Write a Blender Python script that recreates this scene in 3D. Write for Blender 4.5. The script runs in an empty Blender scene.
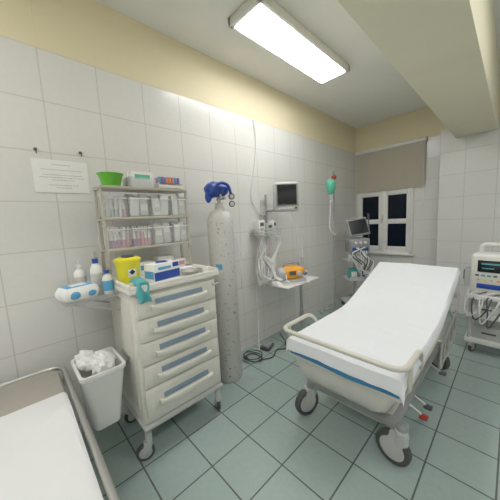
import bpy, bmesh, math, random
from mathutils import Vector, Matrix, Euler, noise
random.seed(7)
SC = bpy.context.scene
COL = SC.collection
R = math.radians

# ------------------------------------------------------------------ materials
def mat(name, col, rough=.5, metal=0, alpha=1, var=0, scale=12, bump=0, bscale=60, emis=0, coat=0, trans=0, col2=None, det=4, lo=.5, hi=.75, spec=.5):
    m = bpy.data.materials.new(name); m.use_nodes = True
    nt = m.node_tree; b = nt.nodes['Principled BSDF']
    c = (*col, 1)
    b.inputs['Base Color'].default_value = c
    b.inputs['Roughness'].default_value = rough
    b.inputs['Metallic'].default_value = metal
    b.inputs['Alpha'].default_value = alpha
    b.inputs['Coat Weight'].default_value = coat
    b.inputs['Specular IOR Level'].default_value = spec
    b.inputs['Transmission Weight'].default_value = trans
    if emis:
        b.inputs['Emission Color'].default_value = c
        b.inputs['Emission Strength'].default_value = emis
    tc = nt.nodes.new('ShaderNodeTexCoord')
    n = nt.nodes.new('ShaderNodeTexNoise'); n.inputs['Scale'].default_value = scale; n.inputs['Detail'].default_value = det
    nt.links.new(tc.outputs['Object'], n.inputs['Vector'])
    v = var if var else .02
    mx = nt.nodes.new('ShaderNodeMix'); mx.data_type = 'RGBA'
    c2 = col2 if col2 else tuple(max(0, x*(1-v*3)) for x in col)
    mx.inputs[6].default_value = c
    mx.inputs[7].default_value = (*c2, 1)
    cr = nt.nodes.new('ShaderNodeMapRange'); cr.inputs[1].default_value = lo; cr.inputs[2].default_value = hi
    nt.links.new(n.outputs['Fac'], cr.inputs[0]); nt.links.new(cr.outputs[0], mx.inputs[0])
    nt.links.new(mx.outputs[2], b.inputs['Base Color'])
    if bump:
        n2 = nt.nodes.new('ShaderNodeTexNoise'); n2.inputs['Scale'].default_value = bscale; n2.inputs['Detail'].default_value = 5
        nt.links.new(tc.outputs['Object'], n2.inputs['Vector'])
        bp = nt.nodes.new('ShaderNodeBump'); bp.inputs['Strength'].default_value = bump; bp.inputs['Distance'].default_value = .01
        nt.links.new(n2.outputs['Fac'], bp.inputs['Height']); nt.links.new(bp.outputs[0], b.inputs['Normal'])
    return m

def tilemat(name, ax, u0, w, av, v0, h, col, colb, grout, mortar, rough, ztop=None, paint=None, bump=.3, speck=0):
    m = bpy.data.materials.new(name); m.use_nodes = True
    nt = m.node_tree; b = nt.nodes['Principled BSDF']; L = nt.links.new
    g = nt.nodes.new('ShaderNodeNewGeometry'); s = nt.nodes.new('ShaderNodeSeparateXYZ'); L(g.outputs['Position'], s.inputs[0])
    def off(sock, o):
        a = nt.nodes.new('ShaderNodeMath'); a.operation = 'ADD'; a.inputs[1].default_value = o; L(sock, a.inputs[0]); return a.outputs[0]
    cb = nt.nodes.new('ShaderNodeCombineXYZ')
    L(off(s.outputs[ax], -u0+50*w), cb.inputs[0]); L(off(s.outputs[av], -v0+50*h), cb.inputs[1])
    br = nt.nodes.new('ShaderNodeTexBrick'); br.offset = 0; br.squash = 1
    br.inputs['Scale'].default_value = 1; br.inputs['Brick Width'].default_value = w; br.inputs['Row Height'].default_value = h
    br.inputs['Mortar Size'].default_value = mortar; br.inputs['Mortar Smooth'].default_value = .2
    br.inputs['Color1'].default_value = (*col, 1); br.inputs['Color2'].default_value = (*colb, 1); br.inputs['Mortar'].default_value = (*grout, 1)
    L(cb.outputs[0], br.inputs['Vector'])
    n = nt.nodes.new('ShaderNodeTexNoise'); n.inputs['Scale'].default_value = 30; n.inputs['Detail'].default_value = 6; L(g.outputs['Position'], n.inputs['Vector'])
    mr = nt.nodes.new('ShaderNodeMapRange'); mr.inputs[3].default_value = 1-speck; mr.inputs[4].default_value = 1+speck*.4; mr.inputs[1].default_value = .3; mr.inputs[2].default_value = .7
    L(n.outputs['Fac'], mr.inputs[0])
    vm = nt.nodes.new('ShaderNodeVectorMath'); vm.operation = 'SCALE'; L(br.outputs['Color'], vm.inputs[0]); L(mr.outputs[0], vm.inputs['Scale'])
    out = vm.outputs[0]
    bp = nt.nodes.new('ShaderNodeBump'); bp.inputs['Strength'].default_value = bump; bp.inputs['Distance'].default_value = .004; bp.invert = True
    L(br.outputs['Fac'], bp.inputs['Height']); L(bp.outputs[0], b.inputs['Normal'])
    b.inputs['Roughness'].default_value = rough
    if ztop:
        gt = nt.nodes.new('ShaderNodeMath'); gt.operation = 'GREATER_THAN'; gt.inputs[1].default_value = ztop; L(s.outputs[2], gt.inputs[0])
        mx = nt.nodes.new('ShaderNodeMix'); mx.data_type = 'RGBA'; L(gt.outputs[0], mx.inputs[0]); L(out, mx.inputs[6]); mx.inputs[7].default_value = (*paint, 1)
        out = mx.outputs[2]
        mr2 = nt.nodes.new('ShaderNodeMapRange'); mr2.inputs[3].default_value = rough; mr2.inputs[4].default_value = .7; L(gt.outputs[0], mr2.inputs[0]); L(mr2.outputs[0], b.inputs['Roughness'])
    L(out, b.inputs['Base Color'])
    return m

YEL = (.79, .70, .47)
TW = (.755, .745, .72); TW2 = (.745, .735, .71); GR = (.59, .575, .54)
m_wallL = tilemat('tile_wall_left', 1, .565, .32, 2, 2.63, .315, TW, TW2, GR, .0036, .22, 2.63, YEL, speck=.02, bump=.4)
m_wallF = tilemat('tile_wall_far', 0, .0, .32, 2, 2.63, .315, TW, TW2, GR, .0036, .22, 2.63, YEL, speck=.02, bump=.4)
m_floor = tilemat('tile_floor', 0, .28, .305, 1, .12, .305, (.335, .43, .41), (.325, .42, .40), (.10, .115, .11), .0048, .22, bump=.4, speck=.05)
m_ceil = mat('ceiling_paint', (.90, .89, .84), .8, var=.012, scale=2.5, bump=.1, bscale=20)
m_beam = mat('beam_paint', (.93, .865, .64), .75, var=.015, scale=3, bump=.1, bscale=25)
m_cream = mat('cream_plastic', (.76, .745, .675), .38)
m_cream2 = mat('cream_panel', (.70, .685, .62), .4)
m_white = mat('white_plastic', (.82, .82, .80), .35)
m_wpaint = mat('white_paint', (.74, .73, .69), .4, var=.03)
m_cover = mat('beige_grey_moulding', (.62, .605, .555), .4)
m_paper = mat('white_paper', (.86, .86, .85), .8)
m_black = mat('black_plastic', (.02, .02, .022), .4)
m_dgrey = mat('dark_grey_plastic', (.07, .075, .08), .45)
m_grey = mat('grey_plastic', (.28, .29, .29), .45)
m_lgrey = mat('light_grey_plastic', (.50, .51, .50), .4)
m_rubber = mat('dark_rubber', (.06, .06, .06), .6)
m_chrome = mat('chrome', (.75, .75, .75), .18, metal=1)
m_steel = mat('brushed_steel', (.52, .515, .50), .38, metal=.9)
m_blue = mat('blue_plastic', (.012, .055, .36), .4)
m_blab = mat('blue_grey_label', (.20, .28, .38), .35, coat=.3)
m_mattb = mat('blue_mattress_vinyl', (.03, .17, .36), .45)
m_sheet = mat('white_sheet', (.82, .84, .885), .85, bump=.12, bscale=5, var=.005)
m_paperS = mat('white_paper_roll', (.77, .775, .79), .8, bump=.15, bscale=6, var=.005)
m_taupe = mat('taupe_vinyl', (.36, .335, .29), .5)
m_beigef = mat('beige_frame', (.66, .635, .56), .35)
m_yel = mat('yellow_plastic', (.85, .76, .02), .35)
m_org = mat('yellow_orange_plastic', (.88, .36, .02), .45)
m_red = mat('red_plastic', (.40, .03, .025), .4)
m_green = mat('green_plastic', (.12, .50, .03), .4)
m_teal = mat('teal_plastic', (.04, .33, .28), .4)
m_mint = mat('mint_silicone', (.10, .50, .32), .35)
m_glove = mat('teal_nitrile', (.07, .38, .42), .6)
m_lbl = mat('light_blue_print', (.08, .35, .62), .5)
m_purple = mat('purple_print', (.38, .14, .40), .5)
m_pink = mat('pink_print', (.68, .28, .36), .5)
m_gauze = mat('grey_wrapped_pack', (.62, .62, .595), .6, var=.10, scale=60)
m_clear = mat('clear_plastic', (.80, .83, .84), .15, alpha=.16)
m_cable = mat('white_tubing', (.78, .79, .78), .4)
m_cyl = mat('worn_white_paint', (.60, .59, .565), .38, scale=38, col2=(.30, .23, .17), var=.1, det=8, lo=.60, hi=.70)
m_screen = mat('dark_screen', (.010, .012, .016), .2)
m_scrteal = mat('lit_trace', (.05, .22, .25), .2, emis=.35)
m_ink = mat('printed_ink', (.36, .36, .37), .7)
m_pane = mat('night_glass', (.004, .008, .018), .25, spec=.2)
m_blind = mat('blind_fabric', (.49, .44, .36), .85, var=.04, scale=3)
m_winp = mat('window_paint', (.86, .855, .83), .35)
m_diff = mat('light_diffuser', (.99, .99, .965), .5, emis=16.5)
m_wood = mat('taupe_painted_metal', (.50, .465, .39), .4)

# ------------------------------------------------------------------ geometry helpers
def fillet(pts, rad, n=5, closed=False):
    P = [Vector(p) for p in pts]; out = []; N = len(P)
    for i in range(N):
        if not closed and i in (0, N-1): out.append(P[i]); continue
        a, b, c = P[i-1], P[i], P[(i+1) % N]
        r1 = min(rad, (a-b).length*.49); r2 = min(rad, (c-b).length*.49)
        s = b+(a-b).normalized()*r1; e = b+(c-b).normalized()*r2
        for k in range(n+1):
            t = k/n; out.append(s*(1-t)**2+b*2*t*(1-t)+e*t*t)
    return out
def catmull(pts, n=8):
    P = [Vector(p) for p in pts]; P = [P[0]*2-P[1]]+P+[P[-1]*2-P[-2]]; out = []
    for i in range(1, len(P)-2):
        a, b, c, d = P[i-1:i+3]
        for k in range(n):
            t = k/n; out.append(.5*((2*b)+(c-a)*t+(2*a-5*b+4*c-d)*t*t+(3*b-a-3*c+d)*t**3))
    out.append(P[-2]); return out

class M:
    def __init__(s, m=None):
        s.bm = bmesh.new(); s.mats = []; s.mi = 0
        if m: s.use(m)
    def use(s, m):
        if m not in s.mats: s.mats.append(m)
        s.mi = s.mats.index(m); return s
    def _add(s, t, mtx=None):
        if mtx is not None: bmesh.ops.transform(t, matrix=mtx, verts=t.verts)
        for f in t.faces: f.material_index = s.mi
        me = bpy.data.meshes.new('tmp'); t.to_mesh(me); s.bm.from_mesh(me); bpy.data.meshes.remove(me); t.free(); return s
    def box(s, c, size, bev=0, rot=(0, 0, 0), seg=2, taper=(1, 1)):
        t = bmesh.new(); bmesh.ops.create_cube(t, size=1)
        for v in t.verts:
            k = taper if v.co.z < 0 else (1, 1)
            v.co = Vector((v.co.x*size[0]*k[0], v.co.y*size[1]*k[1], v.co.z*size[2]))
        if bev: bmesh.ops.bevel(t, geom=t.edges[:], offset=bev, segments=seg, profile=.5, affect='EDGES')
        return s._add(t, Matrix.Translation(c) @ Euler(rot).to_matrix().to_4x4())
    def cyl(s, p0, p1, r, r2=None, seg=20, bev=0):
        p0 = Vector(p0); p1 = Vector(p1); d = p1-p0; t = bmesh.new()
        bmesh.ops.create_cone(t, cap_ends=True, segments=seg, radius1=r, radius2=r if r2 is None else r2, depth=d.length)
        if bev:
            es = [e for e in t.edges if abs(e.verts[0].co.z-e.verts[1].co.z) < 1e-6]
            bmesh.ops.bevel(t, geom=es, offset=bev, segments=2, profile=.5, affect='EDGES')
        q = Vector((0, 0, 1)).rotation_difference(d.normalized())
        return s._add(t, Matrix.Translation((p0+p1)/2) @ q.to_matrix().to_4x4())
    def sphere(s, c, r, rot=(0, 0, 0), seg=20, warp=0):
        if not hasattr(r, '__len__'): r = (r, r, r)
        t = bmesh.new(); bmesh.ops.create_uvsphere(t, u_segments=seg, v_segments=max(6, seg*2//3), radius=1)
        for v in t.verts:
            k = 1+warp*noise.noise(v.co*2.3+Vector(c)*7)
            v.co = Vector((v.co.x*r[0]*k, v.co.y*r[1]*k, v.co.z*r[2]*k))
        return s._add(t, Matrix.Translation(c) @ Euler(rot).to_matrix().to_4x4())
    def lathe(s, prof, c=(0, 0, 0), seg=28, rot=(0, 0, 0), sc=(1, 1)):
        t = bmesh.new(); rings = []
        for r, z in prof:
            if r < 1e-6: rings.append([t.verts.new((0, 0, z))])
            else: rings.append([t.verts.new((r*sc[0]*math.cos(2*math.pi*i/seg), r*sc[1]*math.sin(2*math.pi*i/seg), z)) for i in range(seg)])
        for a, b in zip(rings, rings[1:]):
            for i in range(seg):
                j = (i+1) % seg
                if len(a) == 1 and len(b) == 1: continue
                if len(a) == 1: t.faces.new((a[0], b[i], b[j]))
                elif len(b) == 1: t.faces.new((a[i], a[j], b[0]))
                else: t.faces.new((a[i], a[j], b[j], b[i]))
        for rg in (rings[0], rings[-1]):
            if len(rg) > 1 and rings[0] is not rings[-1] and prof[0] != prof[-1]: t.faces.new(rg)
        bmesh.ops.recalc_face_normals(t, faces=t.faces)
        return s._add(t, Matrix.Translation(c) @ Euler(rot).to_matrix().to_4x4())
    def tube(s, pts, r, seg=10, closed=False):
        P = [Vector(p) for p in pts]; Q = [P[0]]
        for p in P[1:]:
            if (p-Q[-1]).length > 1e-5: Q.append(p)
        P = Q; N = len(P); t = bmesh.new(); rings = []; up = None
        for i in range(N):
            if closed: tg = (P[(i+1) % N]-P[i-1]).normalized()
            else: tg = (P[min(i+1, N-1)]-P[max(i-1, 0)]).normalized()
            if up is None:
                up = tg.orthogonal().normalized()
            else:
                up = (up-tg*up.dot(tg))
                up = up.normalized() if up.length > 1e-6 else tg.orthogonal().normalized()
            sd = tg.cross(up)
            rr = r(i/(N-1)) if callable(r) else r
            rings.append([t.verts.new(P[i]+(up*math.cos(2*math.pi*k/seg)+sd*math.sin(2*math.pi*k/seg))*rr) for k in range(seg)])
        rg = list(zip(rings, rings[1:]))
        if closed: rg.append((rings[-1], rings[0]))
        for a, b in rg:
            for k in range(seg):
                j = (k+1) % seg; t.faces.new((a[k], a[j], b[j], b[k]))
        if not closed: t.faces.new(rings[0]); t.faces.new(rings[-1])
        bmesh.ops.recalc_face_normals(t, faces=t.faces)
        return s._add(t)
    def loft(s, secs, caps=True):
        t = bmesh.new(); rings = [[t.verts.new(p) for p in sec] for sec in secs]
        n = len(rings[0])
        for a, b in zip(rings, rings[1:]):
            for k in range(n):
                j = (k+1) % n; t.faces.new((a[k], a[j], b[j], b[k]))
        if caps: t.faces.new(rings[0]); t.faces.new(rings[-1])
        bmesh.ops.recalc_face_normals(t, faces=t.faces)
        return s._add(t)
    def grid(s, fn, nu, nv, thick=.002):
        t = bmesh.new(); V = [[t.verts.new(fn(i/nu, j/nv)) for j in range(nv+1)] for i in range(nu+1)]
        for i in range(nu):
            for j in range(nv): t.faces.new((V[i][j], V[i+1][j], V[i+1][j+1], V[i][j+1]))
        bmesh.ops.recalc_face_normals(t, faces=t.faces)
        if thick: bmesh.ops.solidify(t, geom=t.faces[:], thickness=thick)
        return s._add(t)
    def prism(s, pts, depth, mtx=Matrix.Identity(4), bev=0):
        t = bmesh.new(); f = t.faces.new([t.verts.new((p[0], p[1], 0)) for p in pts])
        r = bmesh.ops.extrude_face_region(t, geom=[f])
        bmesh.ops.translate(t, vec=(0, 0, depth), verts=[v for v in r['geom'] if isinstance(v, bmesh.types.BMVert)])
        bmesh.ops.recalc_face_normals(t, faces=t.faces)
        if bev: bmesh.ops.bevel(t, geom=t.edges[:], offset=bev, segments=2, profile=.5, affect='EDGES')
        return s._add(t, mtx)
    def mesh(s, name):
        me = bpy.data.meshes.new(name); s.bm.to_mesh(me); s.bm.free()
        for m in s.mats: me.materials.append(m)
        for p in me.polygons: p.use_smooth = True
        me.set_sharp_from_angle(angle=R(38))
        return me
    def part(s, name, parent, label=None, loc=(0, 0, 0), rot=(0, 0, 0)):
        o = bpy.data.objects.new(name, s.mesh(name)); COL.objects.link(o)
        o.parent = parent; o.location = loc; o.rotation_euler = rot
        if label: o['label'] = label
        return o
    def top(s, name, label, cat, loc=(0, 0, 0), rot=(0, 0, 0), group=None):
        o = bpy.data.objects.new(name, s.mesh(name)); COL.objects.link(o)
        o.location = loc; o.rotation_euler = rot; o['label'] = label; o['category'] = cat
        if group: o['group'] = group
        return o
    def struct(s, name):
        o = bpy.data.objects.new(name, s.mesh(name)); COL.objects.link(o); o['kind'] = 'structure'; return o

def thing(name, label, cat, loc=(0, 0, 0), rot=(0, 0, 0), group=None):
    e = bpy.data.objects.new(name, None); COL.objects.link(e); e.empty_display_size = .05
    e.location = loc; e.rotation_euler = rot; e['label'] = label; e['category'] = cat
    if group: e['group'] = group
    return e
def share(name, mesh, parent, loc=(0, 0, 0), rot=(0, 0, 0), label=None):
    o = bpy.data.objects.new(name, mesh); COL.objects.link(o); o.parent = parent; o.location = loc; o.rotation_euler = rot
    if label: o['label'] = label
    return o
def rrect(w, d, r, z, n=5, cx=0, cy=0):
    out = []
    for sx, sy, a0 in ((1, 1, 0), (-1, 1, 90), (-1, -1, 180), (1, -1, 270)):
        for k in range(n+1):
            a = R(a0+90*k/n); out.append(Vector((cx+sx*(w/2-r)+r*math.cos(a), cy+sy*(d/2-r)+r*math.sin(a), z)))
    return out

def caster_meshes(r, w, mf, mw, mh, H):
    f = M(mf)
    f.cyl((0, 0, H), (0, 0, H-.03), r*.35, seg=18, bev=.002)
    f.cyl((0, 0, H-.03), (0, .0, r*1.6), r*.38, seg=18)
    for sx in (-1, 1):
        pts = [(-.3*r, 2.0*r), (.55*r, 2.0*r), (.75*r, 1.5*r), (.62*r, .85*r), (.28*r, .85*r), (-.2*r, 1.5*r)]
        mtx = Matrix.Translation((sx*(w*.5+.004)-.003, 0, 0)) @ Matrix(((0, 0, 1, 0), (1, 0, 0, 0), (0, 1, 0, 0), (0, 0, 0, 1)))
        f.prism(pts, .006, mtx)
    f.box((0, .12*r, 2.0*r), (w+.014, .9*r, .30*r), bev=.004)
    f.cyl((-(w/2+.01), .45*r, r), (w/2+.01, .45*r, r), r*.16, seg=12)
    wl = M(mw)
    wl.lathe([(r*.72, -w/2), (r*.92, -w/2), (r, -w*.3), (r, w*.3), (r*.92, w/2), (r*.72, w/2), (r*.72, -w/2)], seg=32, rot=(0, R(90), 0))
    wl.use(mh).lathe([(0, -w*.56), (r*.2, -w*.56), (r*.5, -w*.52), (r*.73, -w*.40), (r*.73, w*.40), (r*.5, w*.52), (r*.2, w*.56), (0, w*.56)], seg=28, rot=(0, R(90), 0))
    return f.mesh('caster'), wl.mesh('wheel')
def caster(par, ms, r, loc, rz=0):
    c = share('caster', ms[0], par, loc, (0, 0, rz)); share('wheel', ms[1], c, (0, .45*r, r))
    return c

# ------------------------------------------------------------------ room
H = 3.08; YF = 4.8; XR = 3.9; YB = -2.0; YC = 4.6
M(m_floor).box((XR/2, (YF+YB)/2, -.05), (XR+.3, YF-YB+.3, .1)).struct('floor')
M(m_ceil).box((XR/2, (YF+YB)/2, H+.05), (XR+.3, YF-YB+.3, .1)).struct('ceiling')
M(m_wallL).box((-.075, (YF+YB)/2, H/2), (.15, YF-YB+.3, H)).struct('wall_left')
M(m_wallL).box((XR+.075, (YF+YB)/2, H/2), (.15, YF-YB+.3, H)).struct('wall_right')
M(m_wallF).box((XR/2, YB-.075, H/2), (XR, .15, H)).struct('wall_rear')
wx0, wx1, wz0, wz1 = .05, .95, .80, 2.25
w = M(m_wallF); yc = YF+.075
w.box((wx0/2, yc, H/2), (wx0, .15, H)); w.box(((wx1+XR)/2, yc, H/2), (XR-wx1, .15, H))
w.box(((wx0+wx1)/2, yc, wz0/2), (wx1-wx0, .15, wz0)); w.box(((wx0+wx1)/2, yc, (wz1+H)/2), (wx1-wx0, .15, H-wz1))
w.struct('wall_far')
M(m_wallF).box(((1.32+XR)/2, (YC+YF)/2, H/2), (XR-1.32, YF-YC, H)).struct('wall_pier')
M(m_beam).box((1.69, (YB+YC)/2, (2.49+H)/2), (.42, YC-YB, H-2.49), bev=.006).struct('trim_1')

# window
win = bpy.data.objects.new('window_1', None); COL.objects.link(win); win['kind'] = 'structure'; win.location = ((wx0+wx1)/2, YF, 0)
W = wx1-wx0; f = M(m_winp)
for x in (-W/2+.018, W/2-.018): f.box((x, .02, (wz0+wz1)/2), (.036, .10, wz1-wz0), bev=.004)
for z in (wz0+.02, wz1-.02): f.box((0, .02, z), (W, .10, .04), bev=.004)
f.box((0, -.035, wz0+.0), (W+.06, .10, .03), bev=.005)
f.box((0, -.025, (wz0+wz1)/2), (.06, .03, wz1-wz0-.06), bev=.008)
f.part('window_frame', win)
for sx in (-1, 1):
    cx = sx*(W/4-.008); sw = W/2-.025
    s = M(m_winp)
    for x in (-sw/2+.034, sw/2-.034): s.box((x, 0, (wz0+wz1)/2), (.068, .05, wz1-wz0-.08), bev=.006)
    s.box((0, 0, wz0+.08), (sw-.1, .05, .09), bev=.006)
    for z in (wz0+.56, wz0+1.05, wz1-.07): s.box((0, 0, z), (sw-.1, .05, .08), bev=.006)
    so = s.part('sash', win, loc=(cx, -.005, 0))
    M(m_pane).box((0, .012, (wz0+wz1)/2), (sw-.06, .006, wz1-wz0-.12)).part('window_pane', so)
M(m_steel).box((0, -.045, 1.42), (.018, .02, .10), bev=.004).cyl((0, -.05, 1.42), (0, -.075, 1.42), .006).box((0, -.078, 1.38), (.014, .012, .10), bev=.004).part('window_handle', win)

b = thing('roller_blind', 'half-lowered beige fabric roller blind over the window', 'window blind', (.57, YF-.045, 0))
bl = M(m_blind)
bl.grid(lambda u, v: Vector(((u-.5)*1.07, .006*math.sin(u*9)*(1-v)+.004*math.sin(u*23), 1.91+.69*v)), 40, 8, .002)
bl.part('blind_fabric', b)
M(m_winp).cyl((-.545, 0, 2.61), (.545, 0, 2.61), .028, bev=.003).box((-.545, .02, 2.61), (.008, .05, .07)).box((.545, .02, 2.61), (.008, .05, .07)).part('roller_tube', b)
M(m_blind).box((0, 0, 1.905), (1.07, .014, .03), bev=.004).part('bottom_bar', b)
M(m_cable).tube([(.53, -.01, 2.6), (.535, -.015, 2.0), (.535, -.012, 1.6), (.525, -.012, 1.57), (.52, -.012, 1.6), (.52, -.01, 2.6)], .0025, seg=6).part('pull_cord', b)

# light fixtures and added fill lamps
def fixture(x, y, lab):
    t = thing('ceiling_light', lab, 'ceiling light', (x, y, H))
    L = 1.38; Wd = .345; fr = M(m_wpaint)
    fr.box((0, 0, -.022), (Wd-.05, L-.05, .044), bev=.004)
    for sx in (-1, 1): fr.box((sx*(Wd/2-.016), 0, -.036), (.032, L, .066), bev=.008)
    for sy in (-1, 1): fr.box((0, sy*(L/2-.02), -.036), (Wd, .040, .066), bev=.008)
    fr.part('housing', t, 'white painted metal frame')
    M(m_diff).box((0, 0, -.060), (Wd-.068, L-.084, .032), bev=.010).part('diffuser', t, 'glowing white diffuser panel')
fixture(.645, 2.11, 'long rectangular white fluorescent light fixture on the ceiling')
fixture(2.85, 2.0, 'unseen fill lamp added as a fluorescent fixture beyond the ceiling beam')  # added out of view so the beam and pier get light
fixture(.9, -1.0, 'unseen fill lamp added as a fluorescent fixture near the rear wall')  # added behind the camera as fill for the cart front and near wall
fixture(2.85, -1.0, 'unseen fill lamp added as a fluorescent fixture near the rear wall')  # another lamp added out of view, to flatten and raise the room light

# ------------------------------------------------------------------ wall sign, hooks, conduit
s = thing('wall_notice', 'laminated white paper notice with small print taped on the tiles', 'sign', (0.001, .29, 1.85))
M(m_paper).box((.002, 0, 0), (.003, .30, .21)).part('paper_sheet', s)
ink = M(m_ink)
for i, wd in enumerate((.10, .0, .22, .0, .20, .24, .12, .0, .16, .08)):
    if wd:
        x = -wd/2
        while x < wd/2:
            l = random.uniform(.008, .022); ink.box((.0042, x+l/2, .075-i*.0165), (.0006, l*.8, .0030)); x += l
ink.part('printed_lines', s)
for y, z in ((.17, 2.01), (.41, 2.02)):
    M(m_dgrey).cyl((0, 0, 0), (.008, 0, 0), .010, seg=12).tube(catmull([(.006, 0, .0), (.03, 0, 0), (.035, 0, -.015), (.03, 0, -.028), (.034, 0, -.03)], 5), .0035, seg=6)\
        .top('wall_hook', 'small dark metal hook screwed into the wall tiles above the notice', 'hook', (0, y, z), group='hooks above the notice')
M(m_cable).tube(catmull([(.012, 2.12, 2.62), (.012, 2.15, 2.35), (.014, 2.08, 2.0), (.014, 2.04, 1.75), (.016, 2.13, 1.60), (.02, 2.2, 1.55)]), .008, seg=6)\
    .top('wall_cable', 'thin white cable running down the tiled wall', 'cable')

# ------------------------------------------------------------------ medical cart
CX, CY = .345, .76
cart = thing('medical_cart', 'cream five-drawer emergency medical cart against the tiled wall', 'medical cart', (CX, CY, 0))
bd = M(m_cream)
D, Wc = .48, .60
bd.box((-.005, 0, .675), (D, Wc, .85), bev=.018, seg=3)
bd.use(m_cream2)
for sy in (-1, 1): bd.box((-.005, sy*(Wc/2+.001), .69), (D-.10, .006, .70), bev=.002)
bd.part('cabinet_body', cart)
tp = M(m_cream)
tp.box((0, 0, 1.118), (D+.05, Wc+.05, .036), bev=.014, seg=3)
for sy in (-1, 1): tp.box((0, sy*(Wc/2+.012), 1.145), (D+.04, .018, .035), bev=.007)
tp.box((D/2+.014, 0, 1.138), (.02, Wc+.04, .022), bev=.008)
tp.part('worktop', cart)
ba = M(m_lgrey)
ba.box((0, 0, .228), (D+.01, Wc+.01, .036), bev=.014, seg=3)
ba.part('bumper_base', cart)
zt = 1.085
for i, h in enumerate((.145, .15, .15, .15, .20)):
    d = M(m_cream)
    d.box((0, 0, 0), (.022, Wc-.04, h-.010), bev=.007)
    d.use(m_cream2).box((.0105, 0, .008), (.003, .46, h*.62), bev=.0015)
    do = d.part('drawer', cart, loc=(D/2+.002, 0, zt-h/2))
    hd = M(m_cream)
    n = 14; pts = []
    for k in range(n+1):
        a = -1+2*k/n; pts.append((a*.20, -.040+.024*(a*a)))
    pts += [(.20, .012), (.17, .004), (-.17, .004), (-.20, .012)]
    mtx = Matrix.Translation((.010, 0, -.004)) @ Matrix(((0, 0, 1, 0), (1, 0, 0, 0), (0, 1, 0, 0), (0, 0, 0, 1)))
    hd.prism(pts, .028, mtx, bev=.003)
    hd.part('drawer_handle', do)
    M(m_blab).box((.016, 0, .022), (.004, .34, .032), bev=.001, rot=(0, R(-12), 0)).part('label_holder', do, 'blue-grey label strip behind a clear cover')
    zt -= h
M(m_chrome).cyl((0, 0, 0), (.012, 0, 0), .011).part('drawer_lock', cart, 'round chrome lock', loc=(D/2+.012, .262, 1.05))
cm = caster_meshes(.056, .03, m_lgrey, m_rubber, m_lgrey, .215)
for sx, sy, rz in ((1, -1, 165), (1, 1, 65), (-1, -1, 10), (-1, 1, -20)): caster(cart, cm, .056, (sx*.20, sy*.275, 0), R(rz))
wg = M(m_lgrey)
wg.box((-.10, -.455, 1.075), (.31, .27, .014), bev=.005)
wg.use(m_steel)
for x in (-.22, .02): wg.tube([(x, -.31, .97), (x, -.32, .97), (x, -.56, 1.068)], .007, seg=8)
wg.tube(fillet([(-.26, -.315, 1.09), (-.26, -.60, 1.09), (.06, -.60, 1.09), (.06, -.315, 1.09)], .03), .006, seg=8)
wg.part('side_shelf', cart, 'grey fold-out side shelf with steel braces')
M(m_steel).tube(fillet([(-.13, .335, 1.02), (-.13, .385, 1.02), (.17, .385, 1.02), (.17, .30, 1.02)], .03), .010, seg=10).cyl((-.13, .30, 1.02), (-.13, .34, 1.02), .010).part('push_handle', cart)
M(m_steel).box((.03, -.308, .66), (.16, .012, .03)).part('bin_bracket', cart)

# organizer rack on cart
RX = .185
rk = thing('storage_rack', 'beige metal two-tier rack standing on the cart top', 'rack', (RX, .75, 1.1365))
for sx in (-1, 1):
    for sy in (-1, 1): M(m_wood).box((sx*.07, sy*.305, .312), (.018, .018, .624), bev=.003).part('rack_post', rk)
for z in (.205, .415, .62):
    t = M(m_wood); t.box((0, 0, z), (.17, .63, .010), bev=.003)
    t.box((.083, 0, z+.006), (.006, .62, .016), bev=.002); t.box((-.083, 0, z+.010), (.006, .62, .024), bev=.002)
    t.part('rack_shelf', rk)
def make_bin(w, h, d):
    t = M(m_clear)
    t.box((0, 0, .004), (d, w, .008)); t.box((-d/2+.0015, 0, h/2), (.003, w, h)); t.box((d/2-.0015, 0, h*.42), (.003, w, h*.84))
    for sy in (-1, 1): t.box((0, sy*(w/2-.0015), h/2), (d, .003, h))
    t.use(m_white).box((d/2+.001, 0, h*.86), (.005, w, .007), bev=.001)
    return t
z1 = 1.1365+.2115; z2 = 1.1365+.4215; zt3 = 1.1365+.626
def pk(x, y, z, size, m1, m2, rot, group='packets in the clear bins', lab='small wrapped medical supply packet in a clear bin', off=.18):
    t = M(m1); t.box((0, 0, 0), size, bev=min(size)*.3); t.use(m2).box((0, 0, size[2]*off), (size[0]*1.03, size[1]*.7, size[2]*.28))
    t.top('supply_packet', lab, 'medical packet', (x, y, z), rot, group)
def syringe(x, y, z, rot, m2, m3=None):
    t = M(m3 or m_white); t.cyl((0, 0, 0), (0, 0, .075), .0095, seg=10)
    t.use(m_white).cyl((0, 0, .075), (0, 0, .115), .0045, seg=8).cyl((0, 0, .115), (0, 0, .120), .009, seg=10)
    t.use(m2).cyl((0, 0, -.02), (0, 0, .03), .0102, seg=10)
    t.top('syringe', 'small wrapped plastic syringe standing in a clear bin', 'syringe', (x, y, z+.022), rot, 'syringes in the clear bins')
wid = [.145, .15, .15, .13]
white_set = [(m_paper, m_white), (m_gauze, m_white), (m_white, m_lbl), (m_paper, m_gauze), (m_gauze, m_paper), (m_paper, m_paper)]
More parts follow.
